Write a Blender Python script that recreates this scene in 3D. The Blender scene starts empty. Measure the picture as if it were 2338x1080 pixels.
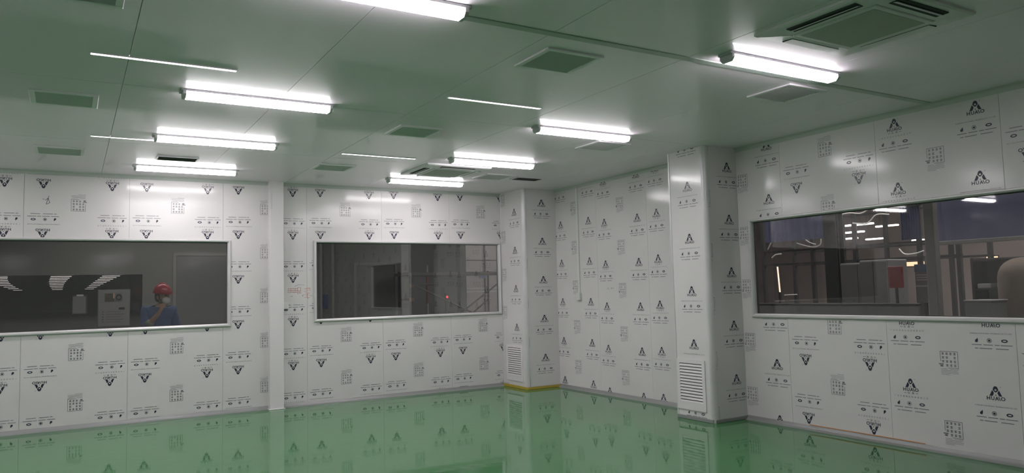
import bpy, bmesh, math, random
from mathutils import Vector, Matrix
random.seed(7)
S = bpy.context.scene
COL = S.collection
PI = math.pi

# ------------------------------------------------------------------ camera
cam_d = bpy.data.cameras.new('camera')
cam = bpy.data.objects.new('camera', cam_d)
COL.objects.link(cam)
cam_d.sensor_width = 36.0
cam_d.lens = 26.144
cam_d.clip_start = 0.05
cam_d.clip_end = 400
CZ = 1.62
cam.matrix_world = Matrix(((0.860417630616819, -0.015367144121301368, -0.5093577836897111, 0),
                           (-0.508963862725856, -0.07543129204685718, -0.8574764758401934, 0),
                           (-0.025244551152976667, 0.9970325827482756, -0.07272373460836463, CZ),
                           (0, 0, 0, 1)))
S.camera = cam

# ------------------------------------------------------------------ world and exposure
w = bpy.data.worlds.new('world')
S.world = w
w.use_nodes = True
w.node_tree.nodes['Background'].inputs[0].default_value = (0.6, 0.65, 0.7, 1)
w.node_tree.nodes['Background'].inputs[1].default_value = 0.03
S.view_settings.view_transform = 'Standard'
S.view_settings.look = 'None'
S.view_settings.gamma = 1.0
S.view_settings.use_curve_mapping = False
S.view_settings.exposure = 0.6
LAMP = 36.0        # strength of the diffusers of the ceiling lamps
PANE_REFL = 4.0  # glow of the added strips that stand for pane reflections
HALL = 3.0

# unseen area lights added to brighten the halls and the corridor
def area(name, loc, size, power, rot=(0, 0, 0), col=(1, .95, .9)):
    l = bpy.data.lights.new(name, 'AREA')
    l.shape = 'RECTANGLE'; l.size, l.size_y = size; l.energy = power; l.color = col
    o = bpy.data.objects.new(name, l); COL.objects.link(o); o.location = loc; o.rotation_euler = rot
    return o
area('hall_fill', (14.5, 8.0, 5.6), (9, 12), 640)
area('hall_fill', (8.6, 16.2, 5.0), (2.5, 1.5), 60)
area('corridor_fill', (1.6, 12.5, 3.5), (3.5, .6), 30)  # unseen light added to brighten the worker and the partition
area('hall_fill', (0, 60, 5.6), (20, 60), 400)

# ------------------------------------------------------------------ helpers
def mat(name, col, rough=.5, metal=0, spec=.5, emit=None, es=1, coat=0):
    m = bpy.data.materials.new(name); m.use_nodes = True
    b = m.node_tree.nodes['Principled BSDF']
    b.inputs['Base Color'].default_value = (*col, 1)
    b.inputs['Roughness'].default_value = rough
    b.inputs['Metallic'].default_value = metal
    b.inputs['Specular IOR Level'].default_value = spec
    b.inputs['Coat Weight'].default_value = coat
    b.inputs['Coat Roughness'].default_value = .07
    if emit:
        b.inputs['Emission Color'].default_value = (*emit, 1)
        b.inputs['Emission Strength'].default_value = es
    return m

def vary(m, a, b_, scale=2.0, detail=3.0, bump=0, bscale=4.0, bdist=.01, rough=None):
    """procedural colour drift between two colours, optional relief and gloss drift"""
    nt = m.node_tree; N = nt.nodes; L = nt.links
    p = N['Principled BSDF']
    tc = N.new('ShaderNodeTexCoord')
    n = N.new('ShaderNodeTexNoise'); n.inputs['Scale'].default_value = scale; n.inputs['Detail'].default_value = detail
    L.new(tc.outputs['Object'], n.inputs['Vector'])
    r = N.new('ShaderNodeValToRGB')
    r.color_ramp.elements[0].position = .3; r.color_ramp.elements[1].position = .7
    r.color_ramp.elements[0].color = (*a, 1); r.color_ramp.elements[1].color = (*b_, 1)
    L.new(n.outputs['Fac'], r.inputs['Fac']); L.new(r.outputs['Color'], p.inputs['Base Color'])
    if rough:
        mr = N.new('ShaderNodeMapRange'); mr.inputs['To Min'].default_value = rough[0]; mr.inputs['To Max'].default_value = rough[1]
        L.new(n.outputs['Fac'], mr.inputs['Value']); L.new(mr.outputs['Result'], p.inputs['Roughness'])
    if bump:
        n2 = N.new('ShaderNodeTexNoise'); n2.inputs['Scale'].default_value = bscale; n2.inputs['Detail'].default_value = 1.5
        L.new(tc.outputs['Object'], n2.inputs['Vector'])
        bp = N.new('ShaderNodeBump'); bp.inputs['Strength'].default_value = bump; bp.inputs['Distance'].default_value = bdist
        L.new(n2.outputs['Fac'], bp.inputs['Height']); L.new(bp.outputs['Normal'], p.inputs['Normal'])
    return m

M = {}
M['wall'] = vary(mat('film_white', (.7, .7, .68), .125, spec=.28), (.69, .665, .665), (.73, .70, .70), 1.2, bump=.12, bscale=1.6, bdist=.01)
M['backing'] = mat('joint_grey', (.42, .42, .42), .7)
M['ceil'] = vary(mat('ceiling_film', (.8, .82, .8), .45, spec=.35, coat=.5), (.92, .82, .91), (.95, .85, .94), .9, bump=.05, bscale=.9, bdist=.006)
M['floor'] = vary(mat('green_epoxy', (.07, .24, .09), .05, spec=.42), (.045, .18, .06), (.056, .21, .072), .8, bump=.16, bscale=5.0, bdist=.004)
M['print'] = mat('print_ink', (.025, .025, .055), .3)
M['fine'] = mat('print_ink_fine', (.2, .2, .22), .3)
M['red_ink'] = mat('red_marker', (.55, .16, .15), .5)
M['alu'] = vary(mat('aluminium', (.66, .65, .65), .32, metal=.15), (.63, .62, .62), (.69, .67, .68), 3)
M['alu_d'] = mat('aluminium_skirting', (.3, .3, .3), .4, metal=.2)
M['whitepaint'] = mat('white_paint', (.77, .735, .745), .3)
M['plastic'] = mat('white_plastic', (.7, .71, .68), .35)
M['vent'] = mat('vent_enamel', (.84, .79, .84), .4)
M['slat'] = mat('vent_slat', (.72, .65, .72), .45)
M['dark'] = mat('spacer_and_hollow_shade', (.05, .055, .055), .8)  # black of the spacer; also paints the shade of hollows
M['duct'] = mat('vent_shade', (.10, .10, .10), .7)  # shade of the vent hollow put into the colour
M['grille_d'] = mat('filter_mesh', (.5, .5, .47), .7)
M['black'] = mat('black_plastic', (.02, .02, .022), .5)
M['lamp'] = mat('lamp_diffuser', (.9, .9, .9), .4, emit=(1, .955, .985), es=LAMP)
M['lamp_side'] = mat('lamp_diffuser_side', (.9, .9, .9), .4, emit=(1, .955, .985), es=LAMP * .42)
M['pane_refl'] = mat('pane_reflection', (.9, .9, .9), .4, emit=(1, .98, .98), es=PANE_REFL)
M['capgrey'] = mat('lamp_housing', (.5, .52, .52), .5)
M['yellow'] = mat('yellow_tape', (.5, .36, .05), .5)
M['orange'] = mat('orange_tape', (.6, .28, .12), .5)
M['hallgrey'] = vary(mat('hall_grey', (.2, .2, .2), .7), (.17, .17, .17), (.22, .22, .215), 1)
M['halldark'] = mat('hall_dark', (.03, .03, .032), .7)
M['hallpink'] = vary(mat('hall_plaster', (.36, .3, .28), .8), (.32, .27, .25), (.4, .33, .31), .7)
M['hallfloor'] = mat('hall_floor', (.12, .12, .12), .5)
M['partition'] = vary(mat('partition_grey', (.19, .19, .185), .5), (.18, .18, .175), (.2, .2, .195), 1)
M['blue'] = mat('blue_sheet', (.018, .021, .075), .6)
M['red'] = mat('red_paint', (.35, .03, .03), .5)
M['steel'] = mat('dark_steel', (.05, .05, .05), .5, metal=.3)
M['tan'] = vary(mat('tan_cover', (.2, .15, .12), .7), (.18, .14, .11), (.22, .17, .13), 2)
M['paper'] = mat('paper', (.4, .4, .4), .7)
M['hallstrip'] = mat('hall_strip', (.9, .9, .9), .4, emit=(1, .92, .86), es=1.1)
M['cove'] = mat('coving', (.5, .52, .5), .35)
M['halllamp'] = mat('hall_lamp', (.9, .9, .9), .4, emit=(1, .93, .88), es=HALL)
M['orangelit'] = mat('lit_window', (.9, .6, .3), .4, emit=(1, .66, .4), es=1.0)
M['reddot'] = mat('red_indicator', (.9, .05, .05), .4, emit=(1, .03, .05), es=2)
M['film'] = mat('film_glint_white', (.95, .93, .9), .2)  # near white, paints in the glints on plastic film

def glass(name, tint, refl, ior=1.5):
    m = bpy.data.materials.new(name); m.use_nodes = True
    nt = m.node_tree; N = nt.nodes; N.clear()
    out = N.new('ShaderNodeOutputMaterial'); mx = N.new('ShaderNodeMixShader')
    t = N.new('ShaderNodeBsdfTransparent'); t.inputs[0].default_value = (*tint, 1)
    g = N.new('ShaderNodeBsdfGlossy'); g.inputs[0].default_value = (.9, .9, .9, 1); g.inputs['Roughness'].default_value = .02
    f = N.new('ShaderNodeFresnel'); f.inputs['IOR'].default_value = ior
    ma = N.new('ShaderNodeMath'); ma.operation = 'MULTIPLY_ADD'; ma.inputs[1].default_value = 1.0; ma.inputs[2].default_value = refl
    ma.use_clamp = True
    nt.links.new(f.outputs[0], ma.inputs[0]); nt.links.new(ma.outputs[0], mx.inputs[0])
    nt.links.new(t.outputs[0], mx.inputs[1]); nt.links.new(g.outputs[0], mx.inputs[2]); nt.links.new(mx.outputs[0], out.inputs[0])
    return m
M['glass'] = glass('double_glazing', (.72, .72, .72), .22)
M['glass_r'] = glass('single_glazing', (.78, .78, .78), .065, 1.36)
M['clear'] = glass('clear_pane', (.85, .85, .85), .0)

def link(name, bm, mats, parent=None, smooth=False, origin=None):
    if origin is not None:
        bmesh.ops.translate(bm, vec=-Vector(origin), verts=bm.verts)
    me = bpy.data.meshes.new(name)
    bm.normal_update()
    bm.to_mesh(me); bm.free()
    for m in (mats if isinstance(mats, (list, tuple)) else [mats]): me.materials.append(m)
    if smooth:
        for p in me.polygons: p.use_smooth = True
    o = bpy.data.objects.new(name, me); COL.objects.link(o)
    if origin is not None: o.location = origin
    if parent is not None: o.parent = parent
    return o

def empty(name, loc=(0, 0, 0), rz=0):
    o = bpy.data.objects.new(name, None); COL.objects.link(o); o.location = loc; o.rotation_euler = (0, 0, rz)
    o.empty_display_size = .1
    return o

def tag(o, label, cat, group=None, kind=None):
    o['label'] = label; o['category'] = cat
    if group: o['group'] = group
    if kind: o['kind'] = kind
    return o
def struct(o, label, cat): return tag(o, label, cat, kind='structure')

def box(bm, lo, hi, bev=0, seg=2, mi=0):
    lo = [min(a, b) for a, b in zip(lo, hi)], [max(a, b) for a, b in zip(lo, hi)]
    lo, hi = lo
    r = bmesh.ops.create_cube(bm, size=1)
    vs = r['verts']
    for v in vs:
        v.co = Vector([(lo[i] + hi[i]) / 2 + v.co[i] * (hi[i] - lo[i]) for i in range(3)])
    fs = set(f for v in vs for f in v.link_faces)
    for f in fs: f.material_index = mi
    if bev:
        es = list(set(e for v in vs for e in v.link_edges))
        bmesh.ops.bevel(bm, geom=es, offset=bev, segments=seg, affect='EDGES', profile=.5)
    return vs
def bbox(lo, hi, bev=0, seg=2):
    bm = bmesh.new(); box(bm, lo, hi, bev, seg); return bm

def tube(bm, pts, r, n=8, mi=0):
    pts = [Vector(p) for p in pts]
    rings = []
    up0 = None
    for i, p in enumerate(pts):
        d = (pts[min(i + 1, len(pts) - 1)] - pts[max(i - 1, 0)]).normalized()
        if up0 is None:
            up0 = d.orthogonal().normalized()
        up0 = (up0 - d * up0.dot(d)).normalized()
        side = d.cross(up0)
        rr = r[i] if isinstance(r, (list, tuple)) else r
        rings.append([bm.verts.new(p + (up0 * math.cos(a) + side * math.sin(a)) * rr) for a in [2 * PI * k / n for k in range(n)]])
    for a, b in zip(rings, rings[1:]):
        for k in range(n):
            f = bm.faces.new((a[k], a[(k + 1) % n], b[(k + 1) % n], b[k])); f.material_index = mi
    for rg, rev in ((rings[0], True), (rings[-1], False)):
        f = bm.faces.new(rg[::-1] if not rev else rg); f.material_index = mi
    bmesh.ops.recalc_face_normals(bm, faces=bm.faces)

def prism(bm, prof, axis, a, b):
    """closed 2D profile swept along an axis (0 or 1 or 2) from a to b"""
    def P(p, t):
        if axis == 0: return Vector((t, p[0], p[1]))
        if axis == 1: return Vector((p[0], t, p[1]))
        return Vector((p[0], p[1], t))
    A = [bm.verts.new(P(p, a)) for p in prof]; B = [bm.verts.new(P(p, b)) for p in prof]
    n = len(prof)
    for k in range(n): bm.faces.new((A[k], A[(k + 1) % n], B[(k + 1) % n], B[k]))
    bm.faces.new(A[::-1]); bm.faces.new(B)
    bmesh.ops.recalc_face_normals(bm, faces=bm.faces)

# ------------------------------------------------------------------ room measures
D = 11.215      # back wall
R = 7.079       # right wall
XL = -4.115     # left wall
YN = -2.6       # wall behind the camera
H = 3.312
TH = .07        # wall thickness
WINB = [(-2.9, 1.955, 1.225, 2.435), (3.17, 6.405, 1.235, 2.445)]    # openings in the back wall (u0,u1,z0,z1)
WINR = (-6.265, -3.02, 1.24, 2.395)                                  # opening in the right wall, u = -Y

def cut_rects(u0, u1, v0, v1, holes):
    rects = [(u0, u1, v0, v1)]
    for (a, b, c, d) in holes:
        nxt = []
        for (p, q, r, s) in rects:
            A, B, Cc, Dd = max(a, p), min(b, q), max(c, r), min(d, s)
            if A >= B or Cc >= Dd: nxt.append((p, q, r, s)); continue
            if p < A: nxt.append((p, A, r, s))
            if B < q: nxt.append((B, q, r, s))
            if r < Cc: nxt.append((A, B, r, Cc))
            if Dd < s: nxt.append((A, B, Dd, s))
        rects = nxt
    return rects

# ------------------------------------------------------------------ the print on the protective film
def glyphs(txt, size=1.0, res=2, off=0):
    cu = bpy.data.curves.new('t', 'FONT'); cu.body = txt; cu.size = size; cu.resolution_u = res
    cu.fill_mode = 'FRONT'; cu.offset = off
    ob = bpy.data.objects.new('t', cu); COL.objects.link(ob)
    bpy.context.view_layer.update()
    me = bpy.data.meshes.new_from_object(ob)
    vs = [(v.co.x, v.co.y) for v in me.vertices]; fs = [tuple(p.vertices) for p in me.polygons]
    bpy.data.objects.remove(ob); bpy.data.meshes.remove(me); bpy.data.curves.remove(cu)
    return vs, fs
def fit(g, u0, u1, v0, v1):
    vs, fs = g
    xs = [v[0] for v in vs]; ys = [v[1] for v in vs]
    sx = (u1 - u0) / (max(xs) - min(xs)); sy = (v1 - v0) / (max(ys) - min(ys))
    return [((x - min(xs)) * sx + u0, (y - min(ys)) * sy + v0) for x, y in vs], fs

LOGO_A, LOGO_B, STAMP = [], [], []       # lists of (verts, faces, material index)
def poly(L, pts, mi=0): L.append((list(pts), [tuple(range(len(pts)))], mi))
def bar(L, u0, u1, v0, v1, mi=1): poly(L, [(u0, v0), (u1, v0), (u1, v1), (u0, v1)], mi)
def mark(L):
    # arch with a round eye
    n = 16; out = []; inn = []
    outer = [(-.024, -.034), (-.021, -.022), (-.016, -.009), (-.008, -.001), (0, 0), (.008, -.001), (.016, -.009), (.021, -.022),
             (.024, -.034), (.018, -.040), (.011, -.048), (.005, -.053), (0, -.055), (-.005, -.053), (-.011, -.048), (-.018, -.040)]
    inner = [(-.009 * math.cos(2 * PI * k / n), -.033 + .008 * math.sin(2 * PI * k / n)) for k in range(n)]
    vs = outer + inner
    fs = [(k, (k + 1) % n, n + (k + 1) % n, n + k) for k in range(n)]
    L.append((vs, fs, 0))
    for s in (-1, 1):
        poly(L, [(s * .030, -.036), (s * .018, -.050), (s * .015, -.062), (s * .022, -.078), (s * .028, -.087), (s * .054, -.087), (s * .044, -.068)][::s])
    poly(L, [(-.006, -.083), (.006, -.083), (0, -.070)])
    poly(L, [(.042 + .004 * math.cos(a), -.006 + .004 * math.sin(a)) for a in [k * PI / 4 for k in range(8)]], 1)
    # lettering
    t, b = -.090, -.124
    L.append((*fit(G['H'], -.078, -.049, b, t), 0))
    L.append((*fit(G['U'], -.041, -.013, b, t), 0))
    L.append((*fit(G['A'], -.009, .025, b, t), 0))
    poly(L, [(.018, t), (.025, t), (.040, b), (.033, b)])
    L.append((*fit(G['O'], .040, .078, b, t), 0))
def icons(L):
    v = -.243
    # leaf
    poly(L, [(-.131 + x, v + y) for x, y in [(-.012, -.016), (.002, -.019), (.010, -.010), (.011, .004), (.010, .022), (-.002, .010), (-.012, .002), (-.015, -.008)]])
    # round badge: ring and centre
    n = 12
    vs = [(-.023 + .021 * math.cos(2 * PI * k / n), v + .021 * math.sin(2 * PI * k / n)) for k in range(n)] + \
         [(-.023 + .015 * math.cos(2 * PI * k / n), v + .015 * math.sin(2 * PI * k / n)) for k in range(n)]
    L.append((vs, [(k, (k + 1) % n, n + (k + 1) % n, n + k) for k in range(n)], 1))
    poly(L, [(-.023 + .010 * math.cos(2 * PI * k / n), v + .010 * math.sin(2 * PI * k / n)) for k in range(n)])
    # oval badge
    vs = [(.104 + .028 * math.cos(2 * PI * k / n), v + .015 * math.sin(2 * PI * k / n)) for k in range(n)] + \
         [(.104 + .016 * math.cos(2 * PI * k / n), v + .006 * math.sin(2 * PI * k / n)) for k in range(n)]
    L.append((vs, [(k, (k + 1) % n, n + (k + 1) % n, n + k) for k in range(n)], 0))
    # small print under the icons
    for a, b in ((-.176, -.090), (-.075, .005), (.020, .062), (.070, .168)): bar(L, a, b, -.286, -.279)
    for a, b in ((-.150, -.120), (-.110, -.002), (.030, .135)): bar(L, a, b, -.318, -.311)
G = {c: glyphs(c, off=.022) for c in 'HUAO'}
mark(LOGO_A); icons(LOGO_A); mark(LOGO_B); icons(LOGO_B)
LOGO_A.append((*fit(glyphs('\u534e', res=1), -.034, -.010, -.152, -.130), 0))
LOGO_A.append((*fit(glyphs('\u5965', res=1), .008, .032, -.152, -.130), 0))
bar(LOGO_A, -.072, -.044, -.143, -.140, 0); bar(LOGO_A, .044, .072, -.143, -.140, 0)
for k, ch in enumerate('\u5e7f\u4e1c\u534e\u5965\u51c0\u5316\u79d1\u6280\u6709\u9650\u516c\u53f8'):
    u = -.172 + k * .0292
    LOGO_A.append((*fit(glyphs(ch, res=1), u, u + .0165, -.186, -.169), 1))
LOGO_B.append((*fit(glyphs('GUANGDONG HUAAO TECHNOLOGY CO.,LTD', res=1), -.187, .168, -.187, -.175), 0))
# stamp: a ruled box with rows of little characters and lines of small print below
sw, st = .082, .285
bar(STAMP, -sw, sw, st - .003, st, 0); bar(STAMP, sw - .003, sw, .13, st, 0); bar(STAMP, -sw, -sw + .003, .19, st, 0); bar(STAMP, -.015, sw, .13, .133, 0)
for r in range(4):
    for c in range(4):
        if (r, c) in ((1, 2), (3, 0)): continue
        cu, cv = -.056 + c * .036, .263 - r * .036
        bar(STAMP, cu - .012, cu + .012, cv + .005, cv + .009); bar(STAMP, cu - .010, cu + .010, cv - .002, cv + .002)
        bar(STAMP, cu - .012, cu + .012, cv - .010, cv - .006); bar(STAMP, cu - .002, cu + .002, cv - .013, cv + .012)
bar(STAMP, -.098, -.052, .160, .170); bar(STAMP, -.085, -.058, .140, .157)
for k, (a, b) in enumerate(((-sw, -.02), (-sw, .07), (-sw, sw), (-sw, sw), (-sw, .0))):
    bar(STAMP, a, b, .118 - k * .013, .121 - k * .013)
bar(STAMP, 0, sw, .118, .121)

def film(name, parent, frame, u0, u1, uc, phase, flip, holes=(), z0=.0, z1=H, off=.0015, cols='ASB', scratch=None):
    """print of one panel: columns A (uc-.39), stamp (uc), B (uc+.39), turned by 180 degrees when flip"""
    bm = bmesh.new()
    s = -1 if flip else 1
    items = []
    for k in range(-2, 7):
        v = phase + .6445 * k
        if 'A' in cols: items.append((LOGO_A, uc - s * .39, v))
        if 'B' in cols: items.append((LOGO_B, uc + s * .39, v))
        if 'S' in cols: items.append((STAMP, uc, v))
    for L, cu, cv in items:
        if L is STAMP: lo, hi = (cv + .06, cv + .29) if s > 0 else (cv - .29, cv - .06)
        else: lo, hi = (cv - .33, cv) if s > 0 else (cv, cv + .33)
        if hi < z0 or lo > z1 or cu + .2 < u0 or cu - .2 > u1: continue
        if any(cu - .2 > h[0] and cu + .2 < h[1] and lo > h[2] and hi < h[3] for h in holes): continue
        for vs, fs, mi in L:
            bv = [bm.verts.new((cu + s * x, cv + s * y, 0)) for x, y in vs]
            for f in fs:
                try:
                    fc = bm.faces.new([bv[i] for i in f]); fc.material_index = mi
                except ValueError: pass
    def cut(pos, ax):
        n = Vector((1, 0, 0)) if ax == 0 else Vector((0, 1, 0))
        bmesh.ops.bisect_plane(bm, geom=bm.verts[:] + bm.edges[:] + bm.faces[:], plane_co=n * pos, plane_no=n, dist=1e-5)
    for p in (u0, u1): cut(p, 0)
    for p in (z0, z1): cut(p, 1)
    for h in holes:
        for p in h[:2]: cut(p, 0)
        for p in h[2:]: cut(p, 1)
    dead = []
    for f in bm.faces:
        c = f.calc_center_median()
        if c.x < u0 or c.x > u1 or c.y < z0 or c.y > z1 or any(h[0] < c.x < h[1] and h[2] < c.y < h[3] for h in holes): dead.append(f)
    bmesh.ops.delete(bm, geom=dead, context='FACES')
    if not bm.faces: bm.free(); return None
    for v in bm.verts: v.co = frame(v.co.x, v.co.y, off)
    return link(name, bm, [M['print'], M['fine']], parent)

F_back = lambda u, v, o: Vector((u, D - o, v))
F_right = lambda u, v, o: Vector((R - o, -u, v))

# ------------------------------------------------------------------ floor, ceiling, walls
bm = bbox((XL - TH, YN - TH, -.08), (R + TH, D + TH, 0))
struct(link('floor', bm, M['floor']), 'glossy green epoxy floor reflecting the printed white walls', 'floor')
bm = bbox((XL - TH, YN - TH, H + .012), (R + TH, D + TH, H + .1))
ceil = struct(link('ceiling', bm, M['backing']), 'pale greenish film covered panel ceiling with lamps and vents', 'ceiling')
jx = [XL] + [3.91 - 1.195 * k for k in range(6, -3, -1)] + [R]
jx = [x for x in jx if XL <= x <= R]
jy = [YN, -.9, 1.55, 3.985, 6.47, 8.9, D]
for a, b in zip(jx, jx[1:]):
    if b - a < .1: continue
    for c, d in zip(jy, jy[1:]):
        link('ceiling_panel', bbox((a + .002, c + .003, H), (b - .002, d - .003, H + .02), .001, 1), M['ceil'], ceil)

# back wall
bm = bmesh.new()
for r in cut_rects(XL - TH, R + TH, 0, H, WINB): box(bm, (r[0], D + .014, r[2]), (r[1], D + TH, r[3]))
wb = struct(link('wall_back', bm, M['backing']), 'long white panel wall with two wide windows and upside down film print', 'wall')
ub = [.665 - 1.195 * k for k in range(4, -6, -1)]
phase_b = {0: .505, 1: .507, 2: .507, 3: .507, 4: .516, 5: .531, 6: .546, 7: .565, 8: .584}
for i, (a, b) in enumerate(zip(ub, ub[1:])):
    bm = bmesh.new()
    for r in cut_rects(a + .0014, min(b, R) - .0014, 0, H, WINB): box(bm, (r[0], D, r[2]), (r[1], D + .016, r[3]))
    p = link('wall_panel', bm, M['wall'], wb)
    hb = [(h[0] - .02, h[1] + .02, h[2] - .02, h[3] + .02) for h in WINB] + [(2.48, 2.69, -1, 9)]
    film('printed_film', p, F_back, a + .004, min(b, 6.43) - .004, (a + b) / 2, phase_b.get(i, .5), True, hb)

# right wall
bm = bmesh.new()
for r in cut_rects(-D - TH, -YN + TH, 0, H, [WINR]): box(bm, (R + .014, -r[0], r[2]), (R + TH, -r[1], r[3]))
wr = struct(link('wall_right', bm, M['backing']), 'white panel wall right of the corner with a window and mixed film print', 'wall')
rb = [(-D, -10.51, -11.1, .1, 0, ''), (-10.51, -9.32, -9.915, .186, 0, 'ASB'), (-9.32, -8.13, -8.725, .117, 0, 'ASB'), (-8.13, -6.935, -7.53, .145, 0, 'ASB'),
      (-6.935, -5.774, -6.345, .106, 0, 'ASB'), (-5.774, -4.576, -5.17, .063, 1, 'ASB'), (-4.576, -3.38, -3.97, .021, 0, 'ASB'), (-3.38, -2.185, -2.785, .04, 1, 'ASB'),
      (-2.185, -.99, -1.59, .0, 0, 'ASB'), (-.99, .205, -.39, .05, 1, 'ASB'), (.205, 1.40, .8, .02, 0, 'ASB'), (1.40, 2.6, 2.0, .02, 1, 'ASB')]
for a, b, uc, ph, fl, cols in rb:
    bm = bmesh.new()
    for r in cut_rects(a + .0014, b - .0014, 0, H, [WINR]): box(bm, (R, -r[0], r[2]), (R + .016, -r[1], r[3]))
    p = link('wall_panel', bm, M['wall'], wr)
    if cols:
        hr = [(WINR[0] - .02, WINR[1] + .02, WINR[2] - .02, WINR[3] + .02), (-7.06, -6.42, -1, 9)]
        film('printed_film', p, F_right, a + .004, b - .004, uc, ph, bool(fl), hr, cols=cols)
# walls the photograph does not show
struct(link('wall_left', bbox((XL - TH, YN, 0), (XL, D, H)), M['wall']), 'plain white panel wall on the far left', 'wall')
struct(link('wall_near', bbox((XL, YN - TH, 0), (R, YN, H)), M['wall']), 'plain white panel wall behind the viewer', 'wall')

# coving at the ceiling and skirting at the floor
def cove(name, axis, at, a, b, sgn, top):
    """hollow quarter-round strip; sgn points from the wall into the room"""
    r = .05; pr = []
    z = H if top else 0; zs = -1 if top else 1
    pr.append((at, z)); pr.append((at + sgn * r, z))
    for k in range(1, 6):
        t = k / 6 * PI / 2
        pr.append((at + sgn * (r - (r - .004) * math.sin(t)), z + zs * (r - (r - .004) * math.cos(t))))
    pr.append((at, z + zs * r))
    bm = bmesh.new(); prism(bm, pr, axis, a, b)
    return struct(link(name, bm, M['cove'] if top else M['alu_d']), 'hollow quarter round strip along the ' + ('ceiling edge' if top else 'floor edge'), 'trim')
C1X, C1Y, C2X, C2Y0, C2Y1 = 6.43, 10.455, 6.53, 6.435, 7.058
cove('trim_1', 0, D, XL, C1X, -1, True); cove('trim_2', 1, R, C2Y1, C1Y, -1, True); cove('trim_3', 1, R, YN, C2Y0, -1, True)
cove('baseboard_back', 0, D, XL, C1X, -1, False); cove('baseboard_alcove', 1, R, C2Y1, C1Y, -1, False); cove('baseboard_right', 1, R, YN, C2Y0, -1, False)
# flat cover strip across the ceiling
struct(link('trim_4', bbox((XL, 3.95, H - .006), (R - .05, 4.02, H + .004), .002, 1), mat('strip_grey', (.45, .5, .47), .4)), 'flat grey cover strip running across the ceiling joint', 'trim')

# ------------------------------------------------------------------ columns
def column(x0, y0, y1, label, phL, uL, phR, uR):
    c = empty('column', ((x0 + R) / 2, (y0 + y1) / 2, 0)); struct(c, label, 'column')
    c['kind'] = 'structure'
    inv = Matrix.Translation(-Vector(c.location))
    def put(name, bm, m, **k):
        o = link(name, bm, m, c, **k); o.matrix_parent_inverse = inv; return o
    rr = .055
    core = put('column_core', bbox((x0 + .02, y0 + .02, 0), (R, y1, H)), M['backing'])
    p = put('column_panel', bbox((x0, y0 + rr, 0), (x0 + .016, y1, H), .002, 1), M['wall'])
    f = film('printed_film', p, lambda u, v, o: Vector((x0 - o, -u, v)), -y1 + .005, -y0 - rr - .004, uL - .39, phL, False, holes=[(-y1 + .0, -y0, .11, .75)] if True else ())
    p2 = put('column_panel', bbox((x0 + rr, y0, 0), (R, y0 + .016, H), .002, 1), M['wall'])
    f2 = film('printed_film', p2, lambda u, v, o: Vector((u, y0 - o, v)), x0 + rr + .004, R - .004, uR - .39, phR, False)
    # rounded corner post of aluminium, upper piece slightly larger
    for z0, z1, e in ((0, 2.62, 0), (2.62, H, .004)):
        pr = [(x0 + rr, y0 - .006 - e)]
        for k in range(0, 17):
            t = k / 16 * PI / 2
            pr.append((x0 + rr - (rr + .006 + e) * math.sin(t), y0 + rr - (rr + .006 + e) * math.cos(t)))
        pr += [(x0 + .03, y0 + rr), (x0 + rr, y0 + .03)]
        bm = bmesh.new(); prism(bm, pr, 2, z0, z1)
        o = put('corner_post', bm, M['alu'])
    # far side trim strip and skirting
    put('edge_strip', bbox((x0 - .006, y1 - .028, 0), (x0 + .01, y1, H), .003, 1), M['alu'])
    bm = bmesh.new(); box(bm, (x0 - .008, y0 + .02, 0), (x0 + .01, y1, .045), .004, 1); box(bm, (x0 + .02, y0 - .008, 0), (R, y0 + .01, .045), .004, 1)
    put('skirting', bm, M['alu_d'])
    return c
column(C1X, C1Y, D, 'square white column filling the far corner, yellow tape at its foot', .426, -10.735, .562, 6.80)
column(C2X, C2Y0, C2Y1, 'square white column standing out from the right wall beside the alcove', .331, -6.725, .549, 6.917)

# ventilation grilles low on the columns
def wall_grille(x, y0, y1, z0, z1, label):
    g = empty('wall_grille', (x, (y0 + y1) / 2, z0)); tag(g, label, 'grille', 'louvred grilles low on the columns')
    cx, cy, cz = g.location
    h = (y1 - y0) / 2; b = .048; ht = z1 - z0
    bm = bmesh.new()
    for lo, hi in (((-.012, -h, 0), (0, h, b + .04)), ((-.012, -h, ht - b), (0, h, ht)), ((-.012, -h, b + .04), (0, -h + b, ht - b)), ((-.012, h - b, b + .04), (0, h, ht - b))):
        box(bm, lo, hi)
    link('frame', bm, M['whitepaint'], g)
    link('backing', bbox((-.004, -h + b, b + .04), (-.0005, h - b, ht - b)), M['dark'], g)  # dark plate painted in for the shade behind the slats
    n = 13; zz = (ht - b - (b + .04)) / n
    bm = bmesh.new(); prism(bm, [(-.002, 0), (-.014, -zz * .62 * .5), (-.014, -zz * .5 - .004), (-.002, zz * .25)], 1, -h + b, h - b)
    me = None
    for k in range(n):
        if me is None: o = link('slat', bm, M['whitepaint'], g); me = o.data
        else: o = bpy.data.objects.new('slat', me); COL.objects.link(o); o.parent = g
        o.location = (0, 0, b + .04 + zz * (k + .62))
    return g
wall_grille(C2X - .0005, 6.557, 7.03, .118, .728, 'larger white louvred grille low on the nearer column')
wall_grille(C1X - .0005, 10.57, 11.09, .118, .715, 'smaller white louvred grille low on the far corner column')

# post on the back wall
pt = empty('post', (2.585, D, 0)); struct(pt, 'narrow white boxed post between the two back wall windows', 'post')
link('shaft', bbox((-.1, -.12, 0), (.1, 0, H), .006, 2), M['whitepaint'], pt)
link('base_plate', bbox((-.115, -.14, 0), (.115, 0, .012), .003, 1), M['whitepaint'], pt)
link('cable_slot', bbox((-.088, -.126, 2.9), (-.07, -.118, 3.14), .002, 1), M['plastic'], pt)

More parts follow.
